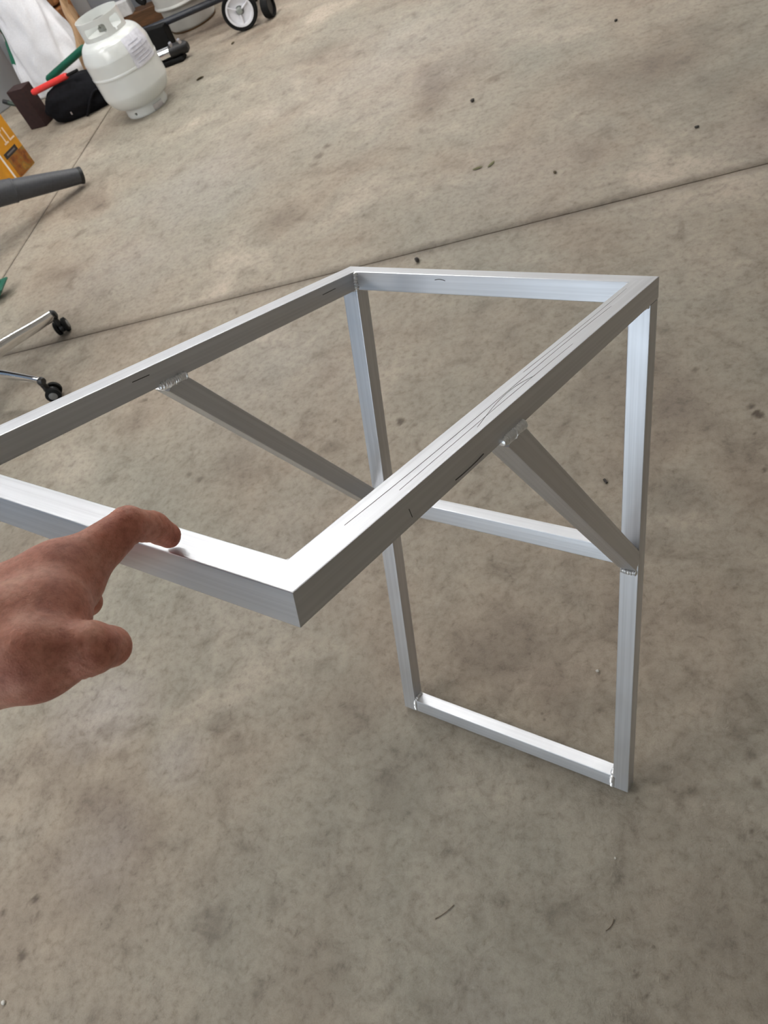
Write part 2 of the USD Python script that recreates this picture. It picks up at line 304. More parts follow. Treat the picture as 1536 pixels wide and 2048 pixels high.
tag(obj('driveway', trimesh.creation.box(bounds=[[-30, -30, -.25], [30, Y0 - .15, -.03]]), plain('driveway_concrete', (.3, .29, .27), .9), smooth=False), 'concrete driveway outside the garage doorway', 'driveway', kind='structure')
shell('ceiling', [[X0 - .15, Y0 - .15, CEIL], [X1 + .15, Y1 + .15, CEIL + .12]], CEILM, 'white painted garage ceiling')
for k, (lx, ly) in enumerate(LAMPS):
    t = thing('ceiling_light', 'long white strip lamp on the garage ceiling', 'ceiling light', (lx, ly, CEIL - .07), group='strip lamps on the ceiling')
    obj('housing', rbox(1.24, .17, .05, .008, (0, 0, .043)), LAMPB, t)
    obj('diffuser', rbox(1.20, .13, .03, .012, (0, 0, .008)), LAMPE, t)

# ------------------------------------------------------------------ the welded aluminium frame
S = 0.0254
FW, FL, FH, FM = 16.86, 25.25, 32.18, 13.94            # width, depth, height, top of the middle rail, in tube widths
FR = np.array([[0.91636273, 0.36769912, 0.15835626], [-0.40034903, 0.84163003, 0.36246316], [0.0, -0.39554550, 0.91844638]])
FM4 = np.eye(4); FM4[:3, :3] = FR                      # origin: the lower back left corner that stands on the floor
frame = thing('aluminium_frame', 'welded square tube aluminium frame of two rectangles with diagonal braces, tipped back on the concrete', 'metal frame', mat=gf(FM4))
def ring(t=1.0, r=.055):
    h = t / 2; P = []
    for cx, cy, a0 in ((h - r, h - r, 0), (-h + r, h - r, 90), (-h + r, -h + r, 180), (h - r, -h + r, 270)):
        for a in (0, 45, 90): P.append((cx + r * math.cos(math.radians(a0 + a)), cy + r * math.sin(math.radians(a0 + a))))
    return np.array(P)
def bar(a, b, up, m0=(0, 0), m1=(0, 0), name='tube', label=None, material=None):
    """square tube whose centre line runs a..b (frame units: x right, y away, z up from the floor corner); up: direction of its local y; m0/m1: mitre slopes along local x and y"""
    a, b, up = np.array(a, float), np.array(b, float), np.array(up, float)
    z = (b - a) / np.linalg.norm(b - a); up = up - z * (up @ z); up /= np.linalg.norm(up); x = np.cross(up, z); ln = np.linalg.norm(b - a)
    R = ring(); n = len(R)
    V0 = np.c_[R, R @ np.array(m0)]; V1 = np.c_[R, ln + R @ np.array(m1)]
    steps = np.linspace(0, 1, 9); V = np.vstack([V0 * (1 - s) + V1 * s for s in steps]); F = []
    for i in range(len(steps) - 1):
        for j in range(n):
            k = (j + 1) % n; F += [[i * n + j, i * n + k, (i + 1) * n + k], [i * n + j, (i + 1) * n + k, (i + 1) * n + j]]
    e = (len(steps) - 1) * n
    for j in range(1, n - 1): F += [[0, j + 1, j], [e, e + j, e + j + 1]]
    M = np.eye(4); M[:3, 0], M[:3, 1], M[:3, 2], M[:3, 3] = x, up, z, a * S
    t = trimesh.Trimesh(V * S, F, process=False)
    return obj(name, t, material or ALU, frame, label, smooth=25, mat=gf(M))
zt = FH - .5
UPZ = (0, 0, 1)
HW = FW - .5
bar((.5, -.5, zt), (HW, -.5, zt), UPZ, (-1, 0), (1, 0), 'top_rail', 'rear cross tube of the upper rectangle')
bar((.5, -FL + .5, zt), (HW, -FL + .5, zt), UPZ, (1, 0), (-1, 0), 'top_rail', 'front cross tube under the fingertip')
bar((.5, -FL + .5, zt), (.5, -.5, zt), UPZ, (-1, 0), (1, 0), 'side_rail')
bar((HW, -FL + .5, zt), (HW, -.5, zt), UPZ, (1, 0), (-1, 0), 'side_rail', 'side tube with fine dark scratches along its top')
for x in (.5, HW): bar((x, -.5, 0), (x, -.5, FH - 1), (0, 1, 0), name='leg')
bar((1, -.5, .5), (FW - 1, -.5, .5), UPZ, name='bottom_rail')
bar((1, -.5, FH - FM - .5), (FW - 1, -.5, FH - FM - .5), UPZ, name='middle_rail')
q = 15.5                                                # brace centre line y + z = -q below the top
for x in (.5, HW):
    bar((x, -q + 1, FH - 1), (x, -1, FH - q + 1), (1, 0, 0), (0, 0), (0, 0), 'brace')
    pass
def shift_mitre(p, s0, s1):                             # brace ends cut at 45 degrees in the plane of the frame's side
    m = UsdGeom.Mesh(p); P = np.array(m.GetPointsAttr().Get()); ln = P[:, 2].max(); u = P[:, 0]
    P[:, 2] = np.where(P[:, 2] < .5 * ln, P[:, 2] + s0 * u, P[:, 2] + s1 * u); m.GetPointsAttr().Set(Vt.Vec3fArray.FromNumpy(P.astype(np.float32)))
def weld(a, b, r=.11, name='weld_bead', flat=1.0):
    a, b = np.array(a, float), np.array(b, float); ln = np.linalg.norm(b - a); n = max(8, int(ln / .028)); u = np.linspace(0, 1, n)
    rad = 1.35 * r * (1 + .2 * np.sin(u * ln / .115 * 2 * np.pi) + .06 * RNG.standard_normal(n)) * np.clip(np.minimum(u, 1 - u) * ln / .07, .35, 1) ** .5
    P = a + np.outer(u, b - a) + .012 * RNG.standard_normal((n, 3)).cumsum(0) * 0 + .01 * np.sin(u * 9)[:, None]
    return obj(name, tube(P * S, rad * S, 10), WELD, frame, smooth=60)
z0 = FH
weld((1.02, -1.02, z0 - .04), (1.02, -1.02, z0 - 1.0), .12)                     # inner corner, rear left
weld((HW - .52, -1.02, z0 - .06), (HW - .52, -1.02, z0 - .95), .1)              # inner corner, rear right
weld((.1, -1.03, z0 - 1.02), (.95, -1.03, z0 - 1.02), .06)
weld((HW - .42, -1.03, z0 - 1.05), (FW - .06, -1.03, z0 - 1.05), .1)
for x in (.5, HW):
    xi = 1.02 if x < 1 else FW - .0
    weld((xi, -q + .2, z0 - 1.0), (xi, -q + 1.75, z0 - 1.0), .12)                # brace to side rail
    weld((x - .45, -1.04, z0 - q + .28), (x + .45, -1.04, z0 - q + .28), .11)    # brace to leg, underneath
    weld((x - .4, -1.02, z0 - q + 1.8), (x + .4, -1.02, z0 - q + 1.8), .04)
weld((FW - 1.0, -FL + 1.0, z0 - .06), (FW - 1.0, -FL + 1.0, z0 - .95), .13)
weld((1.03, -1.0, .98), (1.03, -1.0, .1), .09); weld((1.04, -.1, 1.03), (1.04, -.95, 1.03), .1)
weld((FW - 1.03, -1.0, .98), (FW - 1.03, -1.0, .05), .11); weld((FW - 1.05, -.1, 1.03), (FW - 1.05, -.95, 1.03), .12)
for xx in (1.03, FW - 1.03): weld((xx, -1.0, FH - FM - .02), (xx, -1.0, FH - FM - .95), .07)

def scratch(pts, r=.006, name='scratch'):
    obj(name, tube(spline(pts, 24) * S, r * S, 5), SCR, frame)
SCR = plain('scratch_dark', (.10, .10, .105), .6, .3)
zr = FH + .0015
scratch([(FW - .62, -22.5, zr), (FW - .55, -17, zr), (FW - .58, -11, zr), (FW - .5, -4.5, zr)], .007)
scratch([(FW - .3, -20.5, zr), (FW - .33, -15, zr), (FW - .28, -9, zr)], .006)
scratch([(FW - .2, -16.4, zr), (FW - .45, -14.8, zr), (FW - .5, -13.2, zr), (FW - .3, -12.2, zr)], .007)
scratch([(FW - .8, -12, zr), (FW - .72, -6, zr), (FW - .75, -2, zr)], .006)
scratch([(FW + .0015, -18.2, FH - .82), (FW + .0015, -17.2, FH - .84), (FW + .0015, -16.5, FH - .80)], .02)
scratch([(FW + .0015, -20.6, FH - .45), (FW + .0015, -20.5, FH - .75)], .012)
scratch([(1.0015, -16.5, FH - .3), (1.0015, -15.6, FH - .32)], .02)
scratch([(1.0015, -3.9, FH - .42), (1.0015, -2.8, FH - .40)], .02)
scratch([(6.0, -1.0015, FH - .28), (6.3, -1.0015, FH - .24), (6.6, -1.0015, FH - .30)], .02)

# ------------------------------------------------------------------ the hand
def level_mesh(caps, k, edge, iters=6):
    """caps: (a, b, ra, rb, k) tapered capsules smoothly joined, meshed as surface nets on a grid evaluated only near the skin"""
    pts = np.array([c[0] for c in caps] + [c[1] for c in caps]); rr = max(max(c[2], c[3]) for c in caps)
    lo, hi = pts.min(0) - rr - .012, pts.max(0) + rr + .012
    n = (np.ceil((hi - lo) / edge / 4).astype(int) + 1) * 4
    def smin(a, b, kk):
        h = np.clip(.5 + .5 * (b - a) / kk, 0, 1); return b * (1 - h) + a * h - kk * h * (1 - h)
    def field(G):
        acc = np.full(len(G), 1.0)
        for a, b, ra, rb, kk in caps:
            a, b = np.array(a), np.array(b); ab = b - a; w = G - a; u = np.clip(w @ ab / (ab @ ab), 0, 1)
            w = w - u[:, None] * ab; acc = smin(acc, np.sqrt((w * w).sum(1)) - (ra + (rb - ra) * u), kk or k)
        return acc
    c = np.stack(np.meshgrid(*[lo[i] + edge * (4 * np.arange(n[i] // 4) + 1.5) for i in range(3)], indexing='ij'), -1)
    cf = field(c.reshape(-1, 3)).reshape(c.shape[:3]); near = np.abs(cf) < edge * 4.6
    A = np.repeat(np.repeat(np.repeat(cf, 4, 0), 4, 1), 4, 2); msk = np.repeat(np.repeat(np.repeat(near, 4, 0), 4, 1), 4, 2)
    I = np.argwhere(msk); A[msk] = field(lo + edge * I)
    # surface nets
    ins = A < 0; off = [(x, y, z) for x in (0, 1) for y in (0, 1) for z in (0, 1)]
    cut = lambda a, o: a[o[0]:a.shape[0] - 1 + o[0], o[1]:a.shape[1] - 1 + o[1], o[2]:a.shape[2] - 1 + o[2]]
    cnt = sum(cut(ins, o).astype(np.int8) for o in off); act = (cnt > 0) & (cnt < 8); ids = -np.ones(act.shape, int); ids[act] = np.arange(act.sum())
    ci = np.argwhere(act); val = {o: A[ci[:, 0] + o[0], ci[:, 1] + o[1], ci[:, 2] + o[2]] for o in off}
    sp = np.zeros((len(ci), 3)); sn = np.zeros(len(ci))
    for o in off:
        for ax in range(3):
            if o[ax]: continue
            o2 = tuple(v + (d == ax) for d, v in enumerate(o)); a, b = val[o], val[o2]; x = (a < 0) != (b < 0)
            u = np.where(x, a / np.where(x, a - b, 1), 0); p = np.tile(np.array(o, float), (len(ci), 1)); p[:, ax] += u; sp[x] += p[x]; sn[x] += 1
    V = lo + edge * (ci + sp / sn[:, None]); F = []
    for ax in range(3):
        b_, c_ = [(1, 2), (2, 0), (0, 1)][ax]
        sl = [slice(None)] * 3; s2 = [slice(None)] * 3; sl[ax] = slice(0, -1); s2[ax] = slice(1, None)
        ch = np.argwhere(ins[tuple(sl)] != ins[tuple(s2)]); ch = ch[(ch[:, b_] > 0) & (ch[:, c_] > 0) & (ch[:, b_] < act.shape[b_]) & (ch[:, c_] < act.shape[c_])]
        eb_, ec_ = np.eye(3, dtype=int)[b_], np.eye(3, dtype=int)[c_]; g = lambda q_: ids[q_[:, 0], q_[:, 1], q_[:, 2]]
        a, b, c2, d = g(ch), g(ch - eb_), g(ch - eb_ - ec_), g(ch - ec_); flip = ~ins[ch[:, 0], ch[:, 1], ch[:, 2]]
        q = np.c_[a, b, c2, d]; q[flip] = q[flip][:, ::-1]; q = q[(q >= 0).all(1)]; F += [q[:, [0, 1, 2]], q[:, [0, 2, 3]]]
    t = trimesh.Trimesh(V, np.vstack(F), process=False)
    parts = t.split(only_watertight=False); t = max(parts, key=lambda p_: len(p_.faces))
    if t.volume < 0: t.invert()
    from scipy.sparse import coo_matrix
    E_ = t.edges_unique; nvv = len(t.vertices); A_ = coo_matrix((np.ones(2 * len(E_)), (np.r_[E_[:, 0], E_[:, 1]], np.r_[E_[:, 1], E_[:, 0]])), (nvv, nvv)).tocsr()
    dg = np.maximum(np.asarray(A_.sum(1)), 1); P = np.array(t.vertices)
    for _ in range(iters):
        P = P + .5 * (A_ @ P / dg - P); P = P - .52 * (A_ @ P / dg - P)
    t.vertices = P
    return t
J = dict(
    wrist=(0.1037, -0.4755, 1.0723, 0.025), i0=(0.1695, -0.4217, 1.0528, 0.0168), i1=(0.194, -0.3831, 1.0452, 0.0103), i2=(0.1948, -0.3709, 1.0262, 0.0088), i3=(0.1951, -0.3668, 1.0116, 0.0076),
    m0=(0.1409, -0.4118, 1.0308, 0.014), m1=(0.1417, -0.403, 1.0021, 0.0082), m2=(0.113, -0.3754, 0.9868, 0.008), m3=(0.0905, -0.3595, 0.9824, 0.0075),
    r0=(0.1097, -0.4104, 1.014, 0.0135), r1=(0.1071, -0.3985, 0.988, 0.0086), r2=(0.0797, -0.371, 0.9734, 0.0078), r3=(0.0619, -0.356, 0.9731, 0.0072),
    p0=(0.0781, -0.4101, 1.0006, 0.012), p1=(0.0769, -0.3997, 0.9755, 0.008), p2=(0.0581, -0.3785, 0.9697, 0.007), p3=(0.0437, -0.365, 0.9707, 0.0066),
    t0=(0.14, -0.4841, 1.0698, 0.023), t1=(0.1844, -0.4766, 1.0636, 0.02), t2=(0.2087, -0.4701, 1.057, 0.013), t3=(0.2088, -0.4612, 1.0424, 0.0103),
    web=(0.1764, -0.4479, 1.0594, 0.017), th=(0.153, -0.4632, 1.0678, 0.026), bk=(0.14, -0.4389, 1.0593, 0.019), hyp=(0.0843, -0.4385, 1.0223, 0.017),
    elbow=(-.08, -.68, 1.05, .043))
def cap(a, b, k=None, sa=1, sb=1): return (J[a][:3], J[b][:3], J[a][3] * sa, J[b][3] * sb, k)
HC = [cap('elbow', 'wrist', .02), cap('wrist', 'i0', .012, .9), cap('wrist', 'm0', .012, .9), cap('wrist', 'r0', .012, .9), cap('wrist', 'p0', .012, .9), cap('i0', 'm0', .008), cap('m0', 'r0', .008), cap('r0', 'p0', .008),
      cap('wrist', 't0', .014), cap('t0', 't1', .012), cap('t1', 't2', .006, .9), cap('t2', 't3', .004), cap('web', 'i0', .012), cap('web', 't1', .012, 1, .8), cap('th', 'web', .012), cap('bk', 'i0', .012), cap('hyp', 'wrist', .012)]
HC += [cap('i0', 'i1', .006), cap('i1', 'i2', .003), cap('i2', 'i3', .003)]
for f in 'mrp': HC += [cap(f + '0', f + '1', .004), cap(f + '1', f + '2', .0025), cap(f + '2', f + '3', .0025)]
person = thing('person', 'left hand of a person with reddish skin, index fingertip pressing on the front tube', 'person', (0, 0, 0))
hand = level_mesh(HC, .008, .0022)
nv = np.asarray(hand.vertices); nrm = hand.vertex_normals
disp = .0006 * meshkit.noise(nv * 60.0) + .00025 * meshkit.noise(nv * 240.0)
for a_, b_, offs in (('i0', 'i1', (-.004, 0, .004)), ('i1', 'i2', (-.0025, .0005, .003)), ('t1', 't2', (-.005, -.001, .003)), ('i2', 'i3', (-.001,))):
    A_, B_ = np.array(J[a_][:3]), np.array(J[b_][:3]); dr = (B_ - A_) / np.linalg.norm(B_ - A_); w_ = nv - B_; al = w_ @ dr
    rd = np.linalg.norm(w_ - al[:, None] * dr, axis=1); m_ = np.clip((J[b_][3] * 1.5 + .003 - rd) / .003, 0, 1)
    for o_ in offs: disp -= .0007 * m_ * np.exp(-((al - o_ + .0012 * meshkit.noise(nv * 150.0)) / .0009) ** 2)
hand.vertices = nv + nrm * disp[:, None]
obj('body', hand, SKIN, person, 'bare left hand and forearm', smooth=180)
eb, wr = np.array(J['elbow'][:3]), np.array(J['wrist'][:3]); dv = (wr - eb) / np.linalg.norm(wr - eb)
sl = [eb - dv * .05, eb - dv * .02, eb + dv * .03, eb + dv * .06, eb + dv * .075]
obj('sleeve', tube(spline(sl, 14), [.03, .048, .053, .056, .055, .056, .054, .055, .054, .055, .054, .053, .052, .046], 24), SLEEVE, person, 'dark rolled sleeve')

# ------------------------------------------------------------------ things stored along the back wall
def at_angle(r, a, z): return (r * math.cos(a), r * math.sin(a), z)
def shell_patch(prof, a0, a1, z0, z1, off, n=14, m=10, th=.0012):
    """curved patch on a lathed body: prof(z) -> radius"""
    A, Zs = np.linspace(a0, a1, n), np.linspace(z0, z1, m); V = []
    for o in (off, off - th):
        for a in A:
            for z in Zs: V.append(at_angle(prof(z) + o, a, z))
    F = []; N = n * m
    for i in range(n - 1):
        for j in range(m - 1):
            a, b, c, d = i * m + j, (i + 1) * m + j, (i + 1) * m + j + 1, i * m + j + 1
            F += [[a, b, c], [a, c, d], [N + a, N + c, N + b], [N + a, N + d, N + c]]
    rim = [i * m for i in range(n)] + [(n - 1) * m + j for j in range(1, m)] + [i * m + m - 1 for i in range(n - 2, -1, -1)] + [j for j in range(m - 2, 0, -1)]
    for a, b in zip(rim, rim[1:] + rim[:1]): F += [[a, N + a, b], [b, N + a, N + b]]
    t = trimesh.Trimesh(V, F, process=False); t.fix_normals(); return t

# --- propane tank
TX, TY, TS = -1.725, 3.455, 1.12
tank = thing('propane_tank', 'white propane tank with a paper label, standing at the crossing floor joint', 'propane tank', mat=gf(trimesh.transformations.translation_matrix((TX, TY, 0)) @ np.diag([TS, TS, 1.06, 1])))
R = .158
prof = [(0, .032), (.06, .033), (.10, .042), (.132, .062), (.149, .09), (R, .12), (R, .205), (R + .0022, .209), (R + .0022, .217), (R, .221), (R, .275), (.150, .305), (.138, .332), (.116, .352), (.085, .364), (.045, .369), (0, .371)]
from scipy.interpolate import PchipInterpolator
pu = np.r_[0, np.cumsum(np.linalg.norm(np.diff(prof, axis=0), axis=1))]; pz = PchipInterpolator(pu, np.array(prof))(np.unique(np.r_[np.linspace(0, pu[-1], 70), pu]))
obj('tank_body', lathe(np.maximum(pz, 0), 72), TANKW, tank, smooth=60)
fr = M3(lathe([(.094, 0), (.101, 0), (.104, .008), (.101, .05), (.097, .05), (.094, .008), (.094, 0)], 48))
for k in range(5):
    fr -= m3.Manifold.cylinder(.3, .007, .007, 12).rotate([90, 0, -61 - 22 + 72 * k]).translate([0, 0, .022])
obj('foot_ring', T3(fr), TANKW, tank)
a = math.radians(-32)
obj('foot_band', shell_patch(lambda z: .103, a - .32, a + .22, .004, .03, .0025), STEEL, tank, 'bare shiny metal band on the foot ring', smooth=30)
co = m3.Manifold.cylinder(.088, .102, .102, 64) - m3.Manifold.cylinder(.3, .098, .098, 64).translate([0, 0, -.1])
co -= m3.Manifold.cube([.3, .12, .3]).translate([0, -.06, -.05]).scale([1, .45, 1]).rotate([0, 0, 27])
def window(a0, wid, z0, z1, r=.012):
    ps = [m3.Manifold.cylinder(.09, r, r, 16).rotate([0, 90, 0]).translate([.06, y, z]) for y in (-wid / 2 + r, wid / 2 - r) for z in (z0 + r, z1 - r)]
    return m3.Manifold.batch_hull(ps).rotate([0, 0, a0])
co -= window(-86, .10, .026, .064); co -= window(-24, .055, .024, .070)
for aa in (-33,): co -= m3.Manifold.cylinder(.3, .006, .006, 10).rotate([0, 90, 0]).translate([0, 0, .02]).rotate([0, 0, aa])
co = T3(co); co.apply_translation((0, 0, .352)); obj('collar', co, TANKW, tank, 'white guard collar with hand holes')
vb = cat([lathe([(0, .36), (.026, .36), (.024, .385), (.017, .39), (.017, .405), (.028, .407), (.028, .42), (.012, .423), (0, .423)], 24), tube([(0, 0, .392), (.03, -.045, .392)], .012, 14)])
obj('valve', vb, plain('valve_metal', (.33, .33, .30), .35, .8), tank, 'grey metal valve')
rp = np.array(pz); ir = np.argsort(rp[:, 1])
prof_r = lambda z: float(np.interp(z, rp[ir, 1], rp[ir, 0]))
a = math.radians(-22)
lb = obj('paper_label', shell_patch(prof_r, a - .42, a + .42, .205, .335, .0022, 16, 16), TLABEL, tank, 'creased whitish paper label')
for k in range(6):
    obj('print_line', shell_patch(prof_r, a - .33, a + .33 - .12 * (k % 3), .222 + k * .016, .226 + k * .016, .0032, 10, 3), plain(f'label_ink_{k}', (.46, .46, .53), .6), lb)

# --- white sack with a printed edge
def sack(w, d, h, taper, nz=60, na=110, seed=0, fold=.034):
    V = []; Zs = np.linspace(0, 1, nz); A = np.linspace(0, 2 * np.pi, na, endpoint=False)
    for u in Zs:
        k = (1 - taper * u ** 1.1) * min(1, .75 + 2.2 * u if u < .12 else 1.015)
        e = 2.6; c, s_ = np.cos(A), np.sin(A)
        rx = np.sign(c) * np.abs(c) ** (2 / e) * w / 2 * k; ry = np.sign(s_) * np.abs(s_) ** (2 / e) * d / 2 * (k * .75 + .25) * (1 - .25 * u)
        V.append(np.c_[rx, ry, np.full(na, u * h)])
    V = np.array(V); P = V.reshape(-1, 3)
    q = P * np.array([26, 26, 3.2]) + seed
    rad = P[:, :2] / (np.linalg.norm(P[:, :2], axis=1)[:, None] + 1e-6)
    amp = fold * (meshkit.noise(q) + .5 * np.abs(meshkit.noise(P * np.array([46, 46, 5.0]) + 3 + seed)) + .35 * meshkit.noise(P * 14 + 9))
    P = P.copy(); P[:, :2] += rad * amp[:, None]; V = P.reshape(nz, na, 3); F = []
    idx = np.arange(nz * na).reshape(nz, na); a, b, c, dd = idx[:-1], np.roll(idx, -1, 1)[:-1], np.roll(idx, -1, 1)[1:], idx[1:]
    F = np.vstack([np.c_[a.ravel(), b.ravel(), c.ravel()], np.c_[a.ravel(), c.ravel(), dd.ravel()]])
    n = nz * na; V = np.vstack([P, P[:na].mean(0), P[-na:].mean(0) + [0, 0, .01]]); j = np.arange(na); k = (j + 1) % na
    F = np.vstack([F, np.c_[k, j, 0 * j + n], np.c_[(nz - 1) * na + j, (nz - 1) * na + k, 0 * j + n + 1]])
    return trimesh.Trimesh(V, F, process=False), A, Zs
sk = thing('white_sack', 'white woven plastic sack with a green and red printed edge', 'sack', (-2.61, 4.31, 0), math.radians(-4))
sm, SA, SZ = sack(.50, .26, .80, .80)
obj('sack_body', sm, BAG, sk, smooth=80)
def sack_patch(a0, a1, u0, u1, off=.0025):
    na, nz = len(SA), len(SZ); P = sm.vertices[:na * nz].reshape(nz, na, 3); N = sm.vertex_normals[:na * nz].reshape(nz, na, 3)
    ai = [i % na for i in range(int(a0 / 2 / np.pi * na), int(a1 / 2 / np.pi * na) + 1)]; zi = np.arange(int(u0 * nz), int(u1 * nz) + 1)
    Q = (P + N * off)[np.ix_(zi, ai)]; Q2 = (P + N * (off - .0015))[np.ix_(zi, ai)]; m, n = len(zi), len(ai); V = np.vstack([Q.reshape(-1, 3), Q2.reshape(-1, 3)]); F = []
    for i in range(m - 1):
        for j in range(n - 1):
            a, b, c, d = i * n + j, i * n + j + 1, (i + 1) * n + j + 1, (i + 1) * n + j; F += [[a, b, c], [a, c, d], [m * n + a, m * n + c, m * n + b], [m * n + a, m * n + d, m * n + c]]
    return trimesh.Trimesh(V, F, process=False)
obj('printed_band', sack_patch(3.20, 4.05, .28, .95), PRINTG, sk, 'green printed band', smooth=80)
obj('printed_patch', sack_patch(3.22, 3.84, .46, .72, .004), PRINTR, sk, 'red printed patch', smooth=80)
obj('printed_stripe', sack_patch(3.60, 3.92, .42, .47, .0048), PRINTW, sk, 'white printed stripe', smooth=80)

# --- grey bin
gb = thing('grey_bin', 'plain grey plastic bin behind the maroon brick, left of the white sack', 'bin', (-3.28, 4.42, 0))
obj('bin_body', lathe([(0, .0), (.255, 0), (.262, .01), (.295, .62), (.288, .62), (.255, .02), (0, .02)], 56), GREYB, gb, smooth=40)
obj('bin_rim', lathe([(.288, .60), (.308, .60), (.312, .615), (.308, .63), (.288, .63), (.288, .60)], 56), GREYB, gb, smooth=40)

# --- maroon cored brick standing on end
bk = thing('maroon_brick', 'dark maroon cored brick standing on end beside the black bag', 'brick', (-2.560, 3.765, 0), math.radians(-12))
bm = M3(rbox(.125, .085, .222, .005, (0, 0, .111)))
for z in (.045, .09, .135, .18): bm -= m3.Manifold.cylinder(.03, .011, .011, 14).rotate([0, 90, 0]).translate([-.0725, 0, z])
obj('brick_body', T3(bm), MAROON, bk)
for z in (.045, .09, .135, .18): obj('core_hole', tube([(-.0615, 0, z), (-.052, 0, z)], .0108, 12), BRICKD, bk)
hd = thing('short_rod', 'short dark green rod leaning behind the maroon brick', 'rod', (0, 0, 0))
obj('rod_shaft', tube([(-2.60, 3.86, .012), (-2.69, 3.87, .10), (-2.76, 3.88, .135)], .012, 12), plain('rod_green', (.03, .05, .035), .5), hd)
obj('rod_tip', tube([(-2.755, 3.88, .133), (-2.785, 3.885, .148)], [.014, .012], 12), BLACKP, hd)

# --- black cloth bag
def lump(sx, sy, sz, seed, amp=.16, sub=4):
    t = trimesh.creation.icosphere(subdivisions=sub); v = np.array(t.vertices); w = v * (1 + amp * meshkit.noise(v * 1.6 + seed) + .09 * meshkit.noise(v * 4 + seed) + .035 * np.abs(meshkit.noise(v * 9 + seed)))[:, None]
    w *= [sx, sy, sz]; w[:, 2] = np.where(w[:, 2] < -.62 * sz, -.62 * sz + .03 * (w[:, 2] + .62 * sz), w[:, 2]); w[:, 2] -= w[:, 2].min(); t.vertices = w; return t
bb = thing('black_bag', 'slumped black fabric bag on the floor between the brick and the propane tank', 'bag', (-2.225, 3.755, 0), math.radians(8))
obj('bag_body', lump(.205, .115, .105, 3.0, .13), CLOTH, bb, smooth=70)
obj('strap', tube(spline([(.02, -.12, .005), (.08, -.145, .06), (.13, -.12, .10), (.17, -.09, .03)], 24), .007, 8), CLOTH, bb)
obj('buckle', rbox(.008, .006, .016, .002, (-.045, -.142, .05)), plain('bright_buckle', (.5, .5, .52), .3, 1), bb, 'small bright buckle')

# --- garden tools lying across
rt = thing('red_handled_tool', 'bright red tubular grip resting across the brick and the black bag', 'tool', (0, 0, 0))
ra, rb = np.array([-2.462, 3.715, .181]), np.array([-2.195, 3.695, .205])
obj('grip', tube([ra, ra + (rb - ra) * .03, ra + (rb - ra) * .5, ra + (rb - ra) * .95, rb], [.013, .0165, .0165, .0165, .012], 18), RED, rt)
obj('tool_shaft', tube([rb - (rb - ra) * .03, rb + (rb - ra) * .28], .008, 12), BLACKM, rt, 'dark shaft behind the grip')
gt = thing('green_handled_tool', 'dark green tubular grip behind the red one, against the white sack', 'tool', (0, 0, 0))
ga, gbp = np.array([-2.53, 4.02, .135]), np.array([-2.19, 4.02, .22])
obj('grip', tube([ga, ga + (gbp - ga) * .04, ga + (gbp - ga) * .95, gbp], [.012, .02, .021, .014], 18), GREEN, gt)
obj('tool_shaft', tube([gbp - (gbp - ga) * .03, gbp + (gbp - ga) * .5], .011, 12), BLACKM, gt, 'dark shaft beyond the grip')

# --- tan wooden handle and stacked boards behind
wh = thing('wooden_handle', 'curved tan wooden axe handle standing behind the propane tank', 'tool handle', (0, 0, 0))
hp = spline([(-2.30, 4.10, .0), (-2.285, 4.10, .10), (-2.268, 4.10, .19), (-2.243, 4.10, .255), (-2.229, 4.105, .318), (-2.232, 4.11, .373), (-2.211, 4.11, .445), (-2.20, 4.12, .62), (-2.20, 4.13, .86)], 40)
hr = np.interp(np.linspace(0, 1, 40), [0, .08, .18, .28, .42, .95, 1], [.03, .036, .035, .024, .020, .026, .018])
ht = tube(hp, hr, 16); obj('handle_shaft', ht, WOODT, wh, smooth=60)
obj('axe_head', rbox(.13, .03, .09, .006, (-2.20, 4.13, .89)), plain('dark_iron', (.08, .08, .085), .45, .9), wh, 'dark iron head')
for k, (x, z, w, m_) in enumerate(((-2.80, .0, .40, WOODO), (-2.78, .155, .38, WOODO), (-2.80, .315, .40, WOODO), (-2.79, .47, .36, WOODO))):
    t = thing('firewood_log', ['lowest', 'second lowest', 'second highest', 'topmost'][k] + ' split orange brown log of the stack behind the white sack', 'log', (x, 4.78, z), 0, group=None)
    v = [rbox(w, .16, .147, .02, (0, 0, .0735), 10)]
    lg = v[0].subdivide().subdivide(); lg.vertices = np.array(lg.vertices) + .006 * meshkit.noise(np.array(lg.vertices) * 12 + k)[:, None]
    obj('log_wood', lg, m_, t, smooth=40)
    obj('end_grain', tube([(w / 2 - .004, 0, .0735), (w / 2 + .006, 0, .0735)], .058, 16), WOODT, t)
pk = thing('brown_plank', 'dark brown plank lying along the back wall behind the drum', 'plank', (-1.95, 4.93, 0))
obj('plank_board', rbox(.9, .12, .09, .004, (0, 0, .045)), WOODD, pk)
obj('plank_end', rbox(.006, .11, .08, .002, (.4515, 0, .045)), WOODO, pk)
wb = thing('small_white_box', 'small pale box on the brown plank behind the tank collar', 'box', (-2.31, 4.90, .09))
obj('carton', rbox(.13, .07, .075, .004, (0, 0, .0375)), plain('pale_carton', (.62, .62, .62), .6), wb)
obj('lid_flap', rbox(.132, .072, .006, .002, (0, 0, .077)), plain('pale_flap', (.7, .7, .7), .6), wb)
gs = thing('grey_sheet', 'blue grey flat panel leaning on the back wall behind the tank', 'panel', (-2.25, 5.0, .0))
obj('panel_board', rbox(.62, .018, .9, .004, (0, 0, .45)), GREYS, gs)
obj('panel_edge', rbox(.64, .024, .02, .004, (0, 0, .905)), plain('panel_trim', (.2, .21, .23), .5), gs)
cd = thing('extension_cord', 'thick black cord hanging in front of the grey panel', 'cord', (0, 0, 0))
